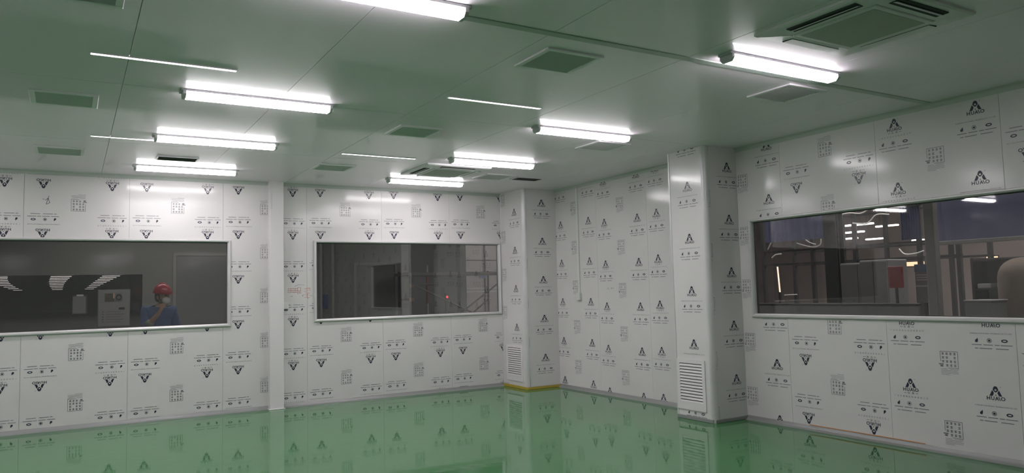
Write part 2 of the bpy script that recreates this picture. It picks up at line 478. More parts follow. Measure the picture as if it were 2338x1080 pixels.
# ------------------------------------------------------------------ windows
def window(n, u0, u1, z0, z1, frame, label):
    """frame(u, v, o): o is the distance from the wall face into the room"""
    wd = empty('window_%d' % n, frame((u0 + u1) / 2, z0, 0)); struct(wd, label, 'window')
    inv = Matrix.Translation(-Vector(wd.location))
    t = .045; pr = .03
    def mitre(a, b, c_, d, outs):
        """rail between outer corners a,b and inner corners c,d with a rounded face"""
        bm = bmesh.new()
        lv = [(0, -.05), (0, .012), (.1, .024), (.25, .03), (.55, .03), (.75, .024), (.9, .014), (1, .004), (1, -.05)]
        ra = []; rb_ = []
        for s, o in lv:
            ra.append(bm.verts.new(frame(a[0] + (d[0] - a[0]) * s, a[1] + (d[1] - a[1]) * s, o)))
            rb_.append(bm.verts.new(frame(b[0] + (c_[0] - b[0]) * s, b[1] + (c_[1] - b[1]) * s, o)))
        for k in range(len(lv)):
            j = (k + 1) % len(lv)
            bm.faces.new((ra[k], rb_[k], rb_[j], ra[j]))
        bm.faces.new(ra); bm.faces.new(rb_[::-1])
        bmesh.ops.recalc_face_normals(bm, faces=bm.faces)
        o = link('frame_rail', bm, M['alu'], wd); o.matrix_parent_inverse = inv
    e = .012
    O = [(u0 - e, z0 - e), (u1 + e, z0 - e), (u1 + e, z1 + e), (u0 - e, z1 + e)]
    I = [(u0 + t - e, z0 + t - e), (u1 - t + e, z0 + t - e), (u1 - t + e, z1 - t + e + .01), (u0 + t - e, z1 - t + e + .01)]
    for k in range(4): mitre(O[k], O[(k + 1) % 4], I[(k + 1) % 4], I[k], 0)
    bm = bmesh.new()
    q = [frame(u0 + .03, z0 + .03, -.03), frame(u1 - .03, z0 + .03, -.03), frame(u1 - .03, z1 - .03, -.03), frame(u0 + .03, z1 - .03, -.03)]
    q2 = [v + (frame(0, 0, -.006) - frame(0, 0, 0)) for v in q]
    va = [bm.verts.new(v) for v in q]; bm.faces.new(va)
    o = link('pane', bm, M['glass_r'] if n == 3 else M['glass'], wd); o.matrix_parent_inverse = inv
    # black spacer bar around the pane
    bm = bmesh.new()
    for (a, b, c_, d) in ((u0 + .02, u1 - .02, z0 + .02, z0 + .04), (u0 + .02, u1 - .02, z1 - .032, z1 - .02), (u0 + .02, u0 + .04, z0 + .04, z1 - .032), (u1 - .04, u1 - .02, z0 + .04, z1 - .032)):
        P = frame(a, c_, -.032); Q = frame(b, d, -.055); box(bm, P, Q)
    o = link('spacer', bm, M['dark'], wd); o.matrix_parent_inverse = inv
    return wd
window(1, *WINB[0], F_back, 'wide aluminium framed window with a worker in a red helmet behind it')
window(2, *WINB[1], F_back, 'wide aluminium framed window in the back wall with scaffolding behind it')
window(3, *WINR, F_right, 'wide aluminium framed window in the right wall looking into the factory')

# ------------------------------------------------------------------ ceiling lamps
def copy_tree(o, parent=None):
    c = o.copy(); COL.objects.link(c)
    if parent is not None: c.parent = parent
    for ch in list(o.children): copy_tree(ch, c)
    return c
def make_lamp():
    l = empty('ceiling_lamp', (0, 0, H))
    h = .6
    link('housing', bbox((-h - .03, -.062, -.02), (h + .03, .062, 0), .002, 1), M['capgrey'], l)
    bm = bmesh.new(); prism(bm, [(-.06, -.02), (-.06, -.042), (-.038, -.068), (.038, -.068), (.06, -.042), (.06, -.02)], 0, -h + .012, h - .012)
    for f in bm.faces: f.material_index = 0 if abs(f.normal.z) > .9 else 1
    link('diffuser_or_reflection', bm, [M['lamp'], M['lamp_side']], l)
    for s in (-1, 1):
        bm = bmesh.new(); prism(bm, [(-.061, -.018), (-.061, -.043), (-.039, -.0695), (.039, -.0695), (.061, -.043), (.061, -.018)], 0, s * (h - .012), s * (h + .012))
        link('end_cap', bm, M['capgrey'], l)
    return l
lp = [((1.39, 3.86), 'white ceiling lamp cut off by the top edge of the picture'),
      ((4.70, 3.76), 'white ceiling lamp beside the nearer ceiling air conditioner'),
      ((1.365, 6.44), 'second nearest white ceiling lamp of the left row'),
      ((4.72, 6.38), 'second nearest white ceiling lamp of the right row, before the near column'),
      ((1.325, 8.33), 'third white ceiling lamp of the left row, beside a thin reflection streak'),
      ((4.71, 8.36), 'third white ceiling lamp of the right row, in front of the far air conditioner'),
      ((1.27, 10.31), 'farthest white ceiling lamp of the left row, above the window with the worker'),
      ((4.58, 10.2), 'farthest white ceiling lamp of the right row, behind the far air conditioner'),
      ((-2.1, 6.44), 'unseen white ceiling lamp added left of the picture, nearest of three'),  # unseen lamps from here on, added to light the left wall
      ((-2.1, 8.33), 'unseen white ceiling lamp added left of the picture, middle of three'),
      ((-2.1, 10.31), 'unseen white ceiling lamp added left of the picture, farthest of three')]
lamp0 = make_lamp()
for i, ((x, y), lab) in enumerate(lp):
    l = lamp0 if i == 0 else copy_tree(lamp0)
    l.location = (x, y, H); tag(l, lab, 'lamp', 'ceiling lamps in two rows')

def make_streak():  # glowing strips added in place of lamp reflections in a pane
    l = empty('reflection_streak', (0, 0, H)); h = .48
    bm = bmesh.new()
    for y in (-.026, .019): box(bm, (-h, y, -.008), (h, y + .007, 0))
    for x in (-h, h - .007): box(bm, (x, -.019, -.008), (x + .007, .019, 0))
    link('frame', bm, M['vent'], l)  # frame belongs to the added reflection strip
    link('diffuser_or_reflection', bbox((-h + .007, -.019, -.006), (h - .007, .019, -.001)), M['pane_refl'], l)
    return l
sl = [((.565, 5.715), 'nearest thin glowing streak added for a lamp reflection, on the left of the ceiling'), ((3.27, 5.725), 'thin glowing streak added for a lamp reflection near the ceiling middle, right of nearest'),
      ((.625, 8.63), 'far glowing streak added for a lamp reflection, touching the third left lamp'), ((3.24, 8.59), 'far glowing streak added for a lamp reflection, before the far air conditioner')]
streak0 = make_streak()
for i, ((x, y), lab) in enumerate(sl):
    l = streak0 if i == 0 else copy_tree(streak0)
    l.location = (x, y, H); tag(l, lab, 'light', 'added streaks for lamp reflections on the ceiling')

# ------------------------------------------------------------------ ceiling vents
def make_vent(hx, hy, dark=False):
    v = empty('ceiling_vent', (0, 0, H)); b = .042 if not dark else .02
    bm = bmesh.new()
    for (x0, x1, y0, y1) in ((-hx, hx, -hy, -hy + b), (-hx, hx, hy - b, hy), (-hx, -hx + b, -hy + b, hy - b), (hx - b, hx, -hy + b, hy - b)):
        box(bm, (x0, y0, -.014), (x1, y1, 0), .003, 1)
    link('frame', bm, M['vent'] if not dark else M['slat'], v)
    link('shade_plate', bbox((-hx + b, -hy + b, -.002), (hx - b, hy - b, -.0005)), M['dark'] if dark else M['duct'], v)  # dark plate painted in for the shaded hollow above the slats
    n = max(4, int(2 * (hy - b) / .030)); st = 2 * (hy - b) / n
    bm = bmesh.new(); prism(bm, [(-st * .42, -.002), (st * .28, -.014), (st * .42, -.012), (-st * .3, -.001)], 0, -hx + b, hx - b)
    me = None
    for k in range(n):
        if me is None: o = link('slat', bm, M['slat'] if not dark else M['steel'], v); me = o.data
        else: o = bpy.data.objects.new('slat', me); COL.objects.link(o); o.parent = v
        o.location = (0, -hy + b + st * (k + .5), 0)
    return v
vents = [((-.01, 4.50), 'square ceiling vent cut off by the top left edge of the picture'), ((3.085, 4.455), 'large square ceiling vent nearest the middle, with clear dark slats'),
         ((5.45, 4.335), 'square ceiling vent just beyond the lamp at the near air conditioner'), ((-.07, 7.12), 'square ceiling vent at the far left, left of the second lamp'),
         ((3.065, 7.11), 'square ceiling vent in the middle, second one from the viewer'), ((5.42, 6.95), 'square ceiling vent beyond the second right lamp, before the near column'),
         ((-.13, 9.63), 'square ceiling vent at the far left, close to the back wall'), ((2.96, 9.58), 'square ceiling vent left of the far air conditioner'),
         ((5.36, 9.5), 'square ceiling vent right of the far air conditioner')]
vent0 = make_vent(.245, .235)
for i, ((x, y), lab) in enumerate(vents):
    v = vent0 if i == 0 else copy_tree(vent0)
    v.location = (x, y, H); tag(v, lab, 'vent', 'square ceiling vents')
vd = make_vent(.23, .13, True); vd.location = (1.08, 9.66, H); tag(vd, 'small dark return vent above the farthest left lamp', 'vent')
vd2 = copy_tree(vd); vd2.location = (5.93, 9.5, H); tag(vd2, 'small dark return vent near the far corner column', 'vent')

# ------------------------------------------------------------------ cassette air conditioners
def make_ac():
    a = empty('air_conditioner', (0, 0, H)); h = .475
    # cover with sloping edge and four dark slabs painting the shade of the outlets
    bm = bmesh.new()
    def ring(s, z): return [bm.verts.new((sx * s, sy * s, z)) for sx, sy in ((-1, -1), (1, -1), (1, 1), (-1, 1))]
    rs = [ring(h, 0), ring(h, -.014), ring(h - .015, -.024), ring(.31, -.034), ring(.31, -.024)]
    for p, q in zip(rs, rs[1:]):
        for k in range(4): bm.faces.new((p[k], p[(k + 1) % 4], q[(k + 1) % 4], q[k]))
    bm.faces.new(rs[-1]); bmesh.ops.recalc_face_normals(bm, faces=bm.faces)
    link('cover', bm, M['plastic_ac'], a)
    link('grille_panel', bbox((-.3, -.3, -.04), (.3, .3, -.02), .005, 1), M['plastic_ac'], a)
    bm = bmesh.new(); box(bm, (-.265, -.265, -.0425), (.265, .265, -.039), .001, 1)
    gr = link('intake_mesh', bm, M['grille_d'], a)
    for k in range(4):
        e = empty('outlet', (0, 0, 0)); 
        bm = bmesh.new()
        box(bm, (-.25, .345, -.0335), (.25, .43, -.024), .003, 1)
        o = link('outlet', bm, M['dark'], a); bpy.data.objects.remove(e)
        o.rotation_euler = (0, 0, k * PI / 2)
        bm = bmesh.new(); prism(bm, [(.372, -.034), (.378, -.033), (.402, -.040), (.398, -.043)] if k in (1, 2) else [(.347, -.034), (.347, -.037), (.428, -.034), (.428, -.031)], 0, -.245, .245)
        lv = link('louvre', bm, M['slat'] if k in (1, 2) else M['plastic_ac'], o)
    return a
M['plastic_ac'] = mat('ac_plastic', (.84, .79, .83), .35)
ac = make_ac(); ac.location = (4.44, 2.915, H); tag(ac, 'square ceiling air conditioner at the top right, nearer one', 'air conditioner', 'ceiling air conditioners')
ac2 = copy_tree(ac); ac2.location = (4.46, 9.28, H); tag(ac2, 'square ceiling air conditioner far off before the back wall lamp', 'air conditioner', 'ceiling air conditioners')

# ------------------------------------------------------------------ small fittings on the walls
cd = empty('cable_duct', (R, 9.815, 1.44)); tag(cd, 'thin white cable duct running down the alcove wall to a socket box', 'cable duct')
link('duct', bbox((-.022, -.028, .1), (0, .022, H - 1.44 - .05), .004, 1), M['plastic'], cd)
link('socket_box', bbox((-.045, -.05, 0), (0, .045, .12), .008, 2), M['plastic'], cd)
sb = empty('socket_box', (2.735, D, 1.435)); tag(sb, 'small white socket box on the back wall beside the post', 'socket box')
link('box', bbox((-.04, -.035, 0), (.04, 0, .1), .006, 2), M['plastic'], sb)
link('conduit', bbox((-.05, -.02, -.02), (-.02, 0, .0), .004, 1), M['plastic'], sb)
# hand drawings on the film (marker)
def strokes(name, parent, frame, lines, width, m, off=.0012):
    bm = bmesh.new()
    for ln in lines:
        for (a, b) in zip(ln, ln[1:]):
            d = Vector((b[0] - a[0], b[1] - a[1])); n = Vector((-d.y, d.x)).normalized() * width / 2
            bm.faces.new([bm.verts.new(frame(*(Vector(p) + s * n), off)) for p, s in ((a, -1), (b, -1), (b, 1), (a, 1))])
    return link(name, bm, m, parent)
rnd = random.Random(3)
def table(u0, u1, v0, v1, nu, nv):
    L = []
    for i in range(nu + 1):
        u = u0 + (u1 - u0) * i / nu; L.append([(u, v0 + rnd.uniform(-.01, .01)), (u + rnd.uniform(-.004, .004), v1)])
    for j in range(nv + 1):
        v = v0 + (v1 - v0) * j / nv; L.append([(u0, v), (u1, v + rnd.uniform(-.006, .006))])
    return L
red = table(2.775, 2.915, 1.675, 1.735, 5, 2) + table(2.915, 2.96, 1.655, 1.75, 1, 2) + [[(2.925, 1.68), (2.95, 1.672), (2.935, 1.69), (2.925, 1.675)]]
red += [[(3.01 + .02 * (k % 2), 1.73 - k * .022), (3.10 - .02 * (k % 3), 1.727 - k * .022)] for k in range(7)] + [[(3.06, 1.66), (3.065, 1.58), (3.08, 1.575)], [(3.04, 1.735), (3.10, 1.74), (3.10, 1.69)]]
strokes('marker_drawing', wb, F_back, red, .004, M['red_ink'])
strokes('marker_drawing', wb, F_back, [[(2.87, 1.765), (2.93, 1.79), (3.02, 1.785)], [(2.81, 1.615), (2.83, 1.625), (2.84, 1.612)], [(2.98, 1.62), (3.0, 1.64), (2.99, 1.61)], [(3.09, 1.625), (3.13, 1.618)]], .004, M['fine'])
strokes('marker_drawing', wb, F_back, [[(-.30, 2.93), (-.27, 2.96), (-.25, 2.90), (-.29, 2.88), (-.26, 2.99)], [(-.33, 2.95), (-.31, 2.94)]], .005, M['print'])
strokes('marker_drawing', wr, F_right, [[(-9.0, 1.62), (-8.93, 1.62)], [(-9.0, 1.62), (-8.985, 1.632)], [(-9.0, 1.62), (-8.985, 1.608)], [(-9.1, 1.6), (-9.07, 1.63), (-9.05, 1.6)]], .005, M['fine'])

tp = empty('floor_tape', (C1X, C1Y, 0)); tag(tp, 'yellow tape along the foot of the far corner column', 'tape')
link('tape', bbox((-.016, -.0, .002), (-.009, D - C1Y - .02, .046), .001, 1), M['yellow'], tp)
link('tape', bbox((-.016, -.016, .002), (R - C1X, -.009, .04), .001, 1), M['yellow'], tp)
tag(link('edge_tape', bbox((R - .006, 4.25, .052), (R - .001, 5.55, .060)), M['orange']), 'thin orange tape along the skirting under the right window', 'tape')

# ------------------------------------------------------------------ the halls outside
struct(link('floor_hall', bbox((-26, D + TH + .002, -.08), (26, 140, 0)), M['hallfloor']), 'dark hall floor behind the back wall', 'floor')
struct(link('floor_factory', bbox((R + TH + .002, -8, -.08), (26, D + TH, 0)), M['hallfloor']), 'dark factory floor beyond the right window', 'floor')
struct(link('ceiling_hall', bbox((-26, D + TH, 6.5), (26, 140, 6.6)), M['hallgrey']), 'dim high roof of the hall behind the back wall', 'ceiling')
struct(link('ceiling_factory', bbox((R + TH, -8, 6.5), (26, D + TH, 6.6)), M['hallgrey']), 'dim high roof of the factory beyond the right window', 'ceiling')
struct(link('wall_factory', bbox((24, -8, 0), (24.2, 140, 6.5)), M['hallpink']), 'dim pinkish far wall of the factory', 'wall')
struct(link('wall_hall', bbox((-26, 139, 0), (24, 139.2, 6.5)), M['halldark']), 'dark end wall of the long hall', 'wall')
# partition behind the back windows
bm = bmesh.new()
OPEN = (-3.4, 1.04, .95, 2.055)
for r in cut_rects(-4.5, 5.87, 0, 3.6, [OPEN, (1.53, 2.40, 0, 2.40), (4.74, 5.60, 0, 2.22)]): box(bm, (r[0], 14.0, r[2]), (r[1], 14.1, r[3]))
struct(link('wall_partition', bm, M['partition']), 'grey partition wall standing behind the back windows', 'wall')
struct(link('ceiling_corridor', bbox((-4.5, D + TH + .01, 3.6), (5.87, 14.1, 3.7)), M['partition']), 'grey corridor ceiling behind the back windows', 'ceiling')
def door(n, x0, x1, z1, label):
    d = empty('door_%d' % n, ((x0 + x1) / 2, 14.0, 0)); struct(d, label, 'door'); h = (x1 - x0) / 2
    link('leaf', bbox((-h + .03, -.005, 0), (h - .03, .04, z1 - .03), .003, 1), mat('door_leaf', (.16, .16, .16), .5), d)
    bm = bmesh.new()
    box(bm, (-h - .02, -.015, 0), (-h + .03, .1, z1 + .02)); box(bm, (h - .03, -.015, 0), (h + .02, .1, z1 + .02)); box(bm, (-h + .03, -.015, z1 - .03), (h - .03, .1, z1 + .02))
    link('door_frame', bm, mat('door_frame', (.26, .26, .25), .5), d)
    bm = bmesh.new(); tube(bm, [(h - .1, -.004, 1.05), (h - .1, -.03, 1.05), (h - .2, -.03, 1.05)], .011); link('handle', bm, M['alu'], d)
door(1, 1.53, 2.40, 2.40, 'grey door behind the left window, right of the worker')
door(2, 4.74, 5.60, 2.22, 'dark door behind the middle window')
w4 = empty('window_4', (-1.18, 14.05, .95)); struct(w4, 'dark glazed opening behind the worker showing rows of hall lights', 'window')
link('pane', bbox((OPEN[0] + 1.18, -.004, 0), (OPEN[1] + 1.18, .004, 1.105)), M['clear'], w4)
for x in (4.07, 4.30):
    tag(link('door_jamb', bbox((x - .02, 13.94, 0), (x + .02, 13.999, 3.59), .004, 1), mat('jamb', (.27, .27, .26), .5)), 'pale upright strip at the left behind the middle window, ' + ('left one' if x < 4.2 else 'right one'), 'strip', 'upright strips on the partition')
bi = empty('hanging_tag', (4.15, 13.99, 1.37)); tag(bi, 'blue folder hanging on the partition behind the middle window', 'folder')
link('folder', bbox((-.055, -.03, 0), (.055, 0, .27), .008, 2), mat('blue_folder', (.03, .045, .16), .5), bi)
bm = bmesh.new(); tube(bm, [(0, -.01, .27), (.05, -.012, .30), (.07, -.012, .24)], .004, 6); link('cord', bm, M['paper'], bi)

# rows of strip lights deep in the hall
ordn = ['nearest', 'second', 'third', 'fourth', 'fifth', 'sixth', 'seventh', 'eighth', 'ninth', 'last']
nm = ['left', 'middle', 'right']
for c, (x0, x1, wd) in enumerate(((-3.18, -5.0, .85), (-.37, -1.3, 1.0), (2.0, 1.82, .9))):
    e = None
    for j in range(10):
        y = 45.7 * 49 / (49 - 2.9 * j)
        if e is None:
            e = empty('hall_strip_light', (0, 0, 0)); first = e
            link('tube', bbox((-wd / 2, -.03, -.032), (wd / 2, .03, 0), .005, 1), M['hallstrip'], e)
            bm = bmesh.new(); tube(bm, [(0, 0, 0), (0, 0, 6.5 - 3.06)], .01, 5); link('hanger', bm, M['halldark'], e)
        else: e = copy_tree(first)
        e.location = (x0 + (x1 - x0) * j / 9, y, 3.06)
        tag(e, 'tiny strip light deep in the hall, %s of the %s receding row' % (ordn[j], nm[c]), 'light', 'receding hall strip lights')
# notice board and clipboard on the glazed opening
nb = empty('notice_board', (.62, 14.03, 1.2)); tag(nb, 'grey notice board with a picture and lines of text behind the worker', 'notice board')
link('board', bbox((-.23, 0, 0), (.23, .014, .6), .004, 1), mat('board_grey', (.24, .24, .24), .5), nb)
link('frame', bbox((-.24, .005, -.01), (.24, .016, .61), .004, 1), mat('board_edge', (.13, .13, .13), .5), nb)
link('picture', bbox((-.135, -.004, .41), (.005, .001, .545)), mat('picture_dark', (.08, .07, .05), .5), nb)
link('gauge_card', bbox((.02, -.004, .41), (.12, .001, .545)), mat('card_grey', (.14, .14, .14), .5), nb)
bm = bmesh.new(); tube(bm, [(.07 + .036 * math.cos(a), -.006, .48 + .04 * math.sin(a)) for a in [2 * PI * q / 20 for q in range(21)]], .008, 6); link('gauge_ring', bm, M['black'], nb)
link('pen', bbox((-.012, -.008, .46), (.004, .001, .545)), mat('pale_orange', (.7, .45, .3), .5), nb)
bm = bmesh.new()
box(bm, (.07, -.002, .27), (.16, .001, .31))
for q in range(5): box(bm, (-.17, -.002, .235 - q * .042), (-.15, .001, .25 - q * .042)); box(bm, (-.11, -.002, .238 - q * .042), (.1 + .05 * (q % 2), .001, .244 - q * .042))
link('text_lines', bm, M['black'], nb)
cb = empty('clipboard', (.13, 14.03, 1.41)); tag(cb, 'dark clipboard with a pale sheet left of the notice board', 'clipboard')
link('backboard', bbox((-.11, 0, 0), (.11, .01, .32), .006, 1), M['black'], cb)
link('sheet', bbox((-.1, -.003, .02), (.085, .001, .295)), mat('sheet_grey', (.2, .2, .195), .6), cb)
link('clip', bbox((-.05, -.012, .295), (.05, .001, .325), .004, 1), M['alu'], cb)

# behind the middle window: backdrop, column, scaffold, bright wall
struct(link('wall_backdrop', bbox((5.88, 15.1, 0), (7.58, 15.2, 6.4)), mat('backdrop', (.06, .06, .068), .7)), 'dark bluish wall section behind the scaffold', 'wall')
cl = tag(link('steel_column', bbox((7.0, 13.95, 0), (7.15, 14.1, 6.4), .01, 1), mat('col_grey', (.11, .12, .11), .5)), 'dark steel column behind the middle window, left of the bright wall', 'column')
sw_ = empty('wall_bright', (9.6, 17.4, 0)); struct(sw_, 'pale clad wall of the hall seen through the right part of the middle window', 'wall')
for k in range(9): link('cladding_panel', bbox((-2.4 + k * .55, 0, 0), (-2.4 + k * .55 + .54, .08, 4.5), .012, 1), mat('cladding', (.27, .245, .245), .6) if k == 0 else bpy.data.materials['cladding'], sw_)
rk = empty('wall_grid', (8.7, 16.0, 0)); tag(rk, 'thin dark steel grid standing before the pale hall wall', 'grid')
for x in (-.55, 0, .6): link('upright', bbox((x - .022, -.02, 0), (x + .022, .02, 3.2)), M['steel'], rk)
for z, m in ((2.38, M['steel']), (1.70, M['paper']), (1.62, M['paper'])):
    bm = bmesh.new(); box(bm, (-.8, -.015, z - .012), (1.1, .015, z + .012)); link('crossbar', bm, m, rk)
link('sign', bbox((-.17, -.03, 1.94), (.02, -.015, 2.04)), mat('sign_blue', (.1, .13, .26), .5), rk)
sc = empty('scaffold_tower', (6.5, 13.2, 0)); tag(sc, 'dark steel scaffold tower with diagonal braces behind the middle window', 'scaffold')
for x in (-.92, 1.08):
    for y in (0, .6):
        bm = bmesh.new(); tube(bm, [(x, y, 0), (x, y, 2.05)], .024); link('standard', bm, M['steel'], sc)
link('platform', bbox((-1.0, -.05, 1.955), (1.2, .65, 2.015), .004, 1), mat('plank', (.12, .11, .1), .7), sc)
for (a, b) in (((-.92, 0, 1.80), (.62, 0, 1.1)), ((.0, 0, 1.12), (1.08, 0, 1.84)), ((.62, .6, 1.12), (1.08, .6, 1.45)), ((-.92, 0, 1.78), (-.35, 0, 1.78)), ((-.92, 0, 1.5), (-.92, .6, 1.5))):
    bm = bmesh.new(); tube(bm, [a, b], .017); link('brace', bm, mat('brace', (.07, .06, .06), .5), sc)
link('clamp', bbox((-.97, -.04, 1.46), (-.87, .04, 1.54), .01, 1), mat('rust', (.16, .09, .07), .6), sc)
link('clamp', bbox((-.97, -.04, 1.72), (-.87, .04, 1.80), .01, 1), bpy.data.materials['rust'], sc)
rp = empty('red_pole', (6.41, 14.3, 0)); tag(rp, 'upright red and grey pole among the scaffold', 'pole')
bm = bmesh.new(); tube(bm, [(0, 0, 1.4), (0, 0, 2.02)], .028); link('red_sleeve', bm, M['red'], rp)
bm = bmesh.new(); tube(bm, [(0, 0, .0), (0, 0, 2.2)], .02); link('pole', bm, M['paper'], rp)
link('foot', bbox((-.15, -.15, 0), (.15, .15, .03), .01, 1), M['steel'], rp)
sp = empty('indicator_post', (6.99, 14.6, 0)); tag(sp, 'small device with a glowing red dot in the dark behind the scaffold', 'indicator')
link('stand', bbox((-.03, -.02, 0), (.03, .02, 1.6), .006, 1), M['steel'], sp)
bm = bmesh.new(); bmesh.ops.create_uvsphere(bm, u_segments=12, v_segments=8, radius=.024); bmesh.ops.translate(bm, vec=(0, -.03, 1.52), verts=bm.verts); link('red_light', bm, M['reddot'], sp)

# ------------------------------------------------------------------ factory beyond the right window
def slab(name, lo, hi, m, label, cat, bev=.01, group=None):
    c = Vector(((lo[0] + hi[0]) / 2, (lo[1] + hi[1]) / 2, lo[2]))
    bm = bbox(lo, hi, bev, 1)
    return tag(link(name, bm, m, origin=c), label, cat, group)
bc = empty('steel_column', (11.1, 8.03, 0)); tag(bc, 'black steel column left of the middle in the factory window', 'column')
bm = bmesh.new(); box(bm, (-.01, -.1, 0), (.01, .1, 6.4)); link('web', bm, M['halldark'], bc)
for x in (-.1, .09): link('flange', bbox((x, -.12, 0), (x + .012, .12, 6.4)), M['halldark'], bc)
gc = empty('concrete_column', (9.56, 5.48, 0)); tag(gc, 'pale grey full height column in the factory window', 'column')
link('shaft', bbox((-.06, -.065, .0), (.06, .065, 6.4), .01, 1), mat('col_pale', (.26, .25, .235), .6), gc)
link('base', bbox((-.1, -.1, 0), (.1, .1, .12), .01, 1), bpy.data.materials['col_pale'], gc)
def curtain(name, x, y0, y1, z0, z1, label):
    e = empty(name, (x, (y0 + y1) / 2, z0)); tag(e, label, 'curtain', 'blue curtains in the factory')
    bm = bmesh.new(); n = 40; h = (y1 - y0) / 2
    a = []; b = []
    for k in range(n + 1):
        y = -h + 2 * h * k / n; d = .02 * math.sin(k * 1.3)
        a.append(bm.verts.new((d, y, 0))); b.append(bm.verts.new((d * .4, y, z1 - z0)))
    for k in range(n): bm.faces.new((a[k], a[k + 1], b[k + 1], b[k]))
    bmesh.ops.solidify(bm, geom=bm.faces[:], thickness=.006)
    link('cloth', bm, M['blue'], e, smooth=True)
    bm = bmesh.new(); tube(bm, [(0, -h - .05, z1 - z0 + .02), (0, h + .05, z1 - z0 + .02)], .018); link('rail', bm, M['steel'], e)
    for s in (-1, 1):
        bm = bmesh.new(); tube(bm, [(0, s * h, z1 - z0 + .02), (0, s * h, 6.5 - z0)], .008, 6); link('hanger', bm, M['steel'], e)
    return e
curtain('blue_curtain', 12.75, 9.4, 10.88, 2.50, 3.02, 'blue curtain strip at the top left of the factory window')
bcu = curtain('blue_curtain', 11.5, 3.2, 6.53, 2.21, 3.25, 'large blue curtain at the top right of the factory window, right of the pale column')
link('bottom_rail', bbox((-.03, -1.66, -.06), (.02, 1.66, 0), .006, 1), mat('rail_pale', (.3, .3, .29), .5), bcu)
curtain('blue_curtain', 12.0, 7.06, 7.4, 2.3, 2.85, 'small blue curtain strip left of the pale column')
# storage rack with plastic sheeting
rk = empty('storage_rack', (13, 8.3, 0)); tag(rk, 'tall dark storage rack frame across the factory window', 'rack')
for y in (2.85, 1.6, .64, -.62, -1.3):
    for x in (0, 1.0): link('upright', bbox((x - .035, y - .035, 0), (x + .035, y + .035, 3.4)), M['steel'], rk)
for z in (2.03, 2.31, 3.0):
    for x in (0, 1.0): link('beam', bbox((x - .025, -1.35, z - .02), (x + .025, 2.9, z + .02)), M['steel'], rk)
# bright curls: glints on plastic film built as white tubes
rnd = random.Random(11)
curls = [[(12.9, 10.95, 2.36), (12.9, 10.8, 2.55), (12.9, 10.55, 2.62)], [(12.9, 10.4, 2.62), (12.9, 10.1, 2.58), (12.9, 9.9, 2.45), (12.9, 9.75, 2.4)],
         [(12.9, 10.2, 2.45), (12.9, 9.85, 2.35), (12.9, 9.65, 2.38), (12.9, 9.62, 2.5)], [(12.9, 10.85, 2.18), (12.9, 10.75, 2.24), (12.9, 10.6, 2.25)],
         [(12.9, 9.4, 2.9), (12.9, 9.0, 2.95), (12.9, 8.7, 2.92), (12.9, 8.5, 3.0), (12.9, 8.2, 2.97)], [(12.9, 8.9, 2.75), (12.9, 8.6, 2.72), (12.9, 8.4, 2.86), (12.9, 8.15, 2.84)],
         [(12.9, 8.0, 2.2), (12.9, 7.9, 2.1), (12.9, 7.7, 2.1), (12.9, 7.55, 2.14)], [(12.9, 7.3, 2.3), (12.9, 7.22, 2.42), (12.9, 7.1, 2.38)]]
cw = ['leftmost tall curl under the blue strip', 'long arch under the blue strip', 'hook shaped curl beside the black column', 'small low curl at the left', 'long wave right of the black column', 'wave near the rack middle', 'sagging loop near the red board', 'small arch beside the pale column']
for pts, lab in zip(curls, cw):
    bm = bmesh.new()
    sm = []
    P = [Vector(p) for p in pts]
    for i in range(len(P) - 1):
        p0, p1, p2, p3 = P[max(i - 1, 0)], P[i], P[i + 1], P[min(i + 2, len(P) - 1)]
        for q in range(6):
            t = q / 6
            sm.append(.5 * ((2 * p1) + (p2 - p0) * t + (2 * p0 - 5 * p1 + 4 * p2 - p3) * t * t + (3 * p1 - p0 - 3 * p2 + p3) * t ** 3))
    sm.append(P[-1]); tube(bm, sm, .012, 6)
    link('film_glint', bm, M['film'], smooth=True).parent = rk; COL.objects[-1].matrix_parent_inverse = Matrix.Translation(-Vector(rk.location))
# factory strip lights
fl = [((16, 12.9, 2.78), .7, 'at the left under the blue strip'), ((18, 12.3, 3.12), .95, 'highest right of the black column'), ((18, 12.5, 2.93), .8, 'second row right of the black column'), ((18, 12.65, 2.77), .7, 'lowest right of the black column'),
      ((18, 11.45, 3.02), .6, 'upper one near the rack middle'), ((18, 11.8, 2.71), .5, 'lower one near the rack middle'), ((16, 9.47, 2.48), .26, 'small one just left of the pale column')]
for i, (p, ln, lab) in enumerate(fl):
    x, y, z = p; sc_ = (x + (0, -1.4, -.7, 0, .7, 1.4, 0)[i]) / x
    ln *= sc_
    e = empty('factory_strip_light', (x * sc_, y * sc_, CZ + (z - CZ) * sc_)); tag(e, 'bright strip light hanging in the factory, ' + lab, 'light', 'factory strip lights')
    link('tube', bbox((-.05, -ln / 2, 0), (.05, ln / 2, .04), .01, 1), M['halllamp'], e)
    for s in (-1, 1):
        bm = bmesh.new(); tube(bm, [(0, s * ln * .4, .04), (0, s * ln * .4, 6.5 - e.location.z)], .004, 5); link('wire', bm, M['steel'], e)
def cabinet(x, y0, y1, h, m, label):
    c = empty('metal_cabinet', (x, (y0 + y1) / 2, 0)); tag(c, label, 'cabinet'); q = (y1 - y0) / 2
    link('body', bbox((0, -q, .05), (.5, q, h), .01, 1), m, c)
    link('door', bbox((-.018, -q + .01, .07), (0, -.003, h - .02), .004, 1), m, c); link('door', bbox((-.018, .003, .07), (0, q - .01, h - .02), .004, 1), m, c)
    link('handle', bbox((-.035, -.03, h * .5), (-.018, -.015, h * .5 + .15), .003, 1), M['steel'], c)
    bm = bmesh.new(); box(bm, (.02, -q + .02, 0), (.48, q - .02, .05)); link('plinth', bm, M['black'], c)
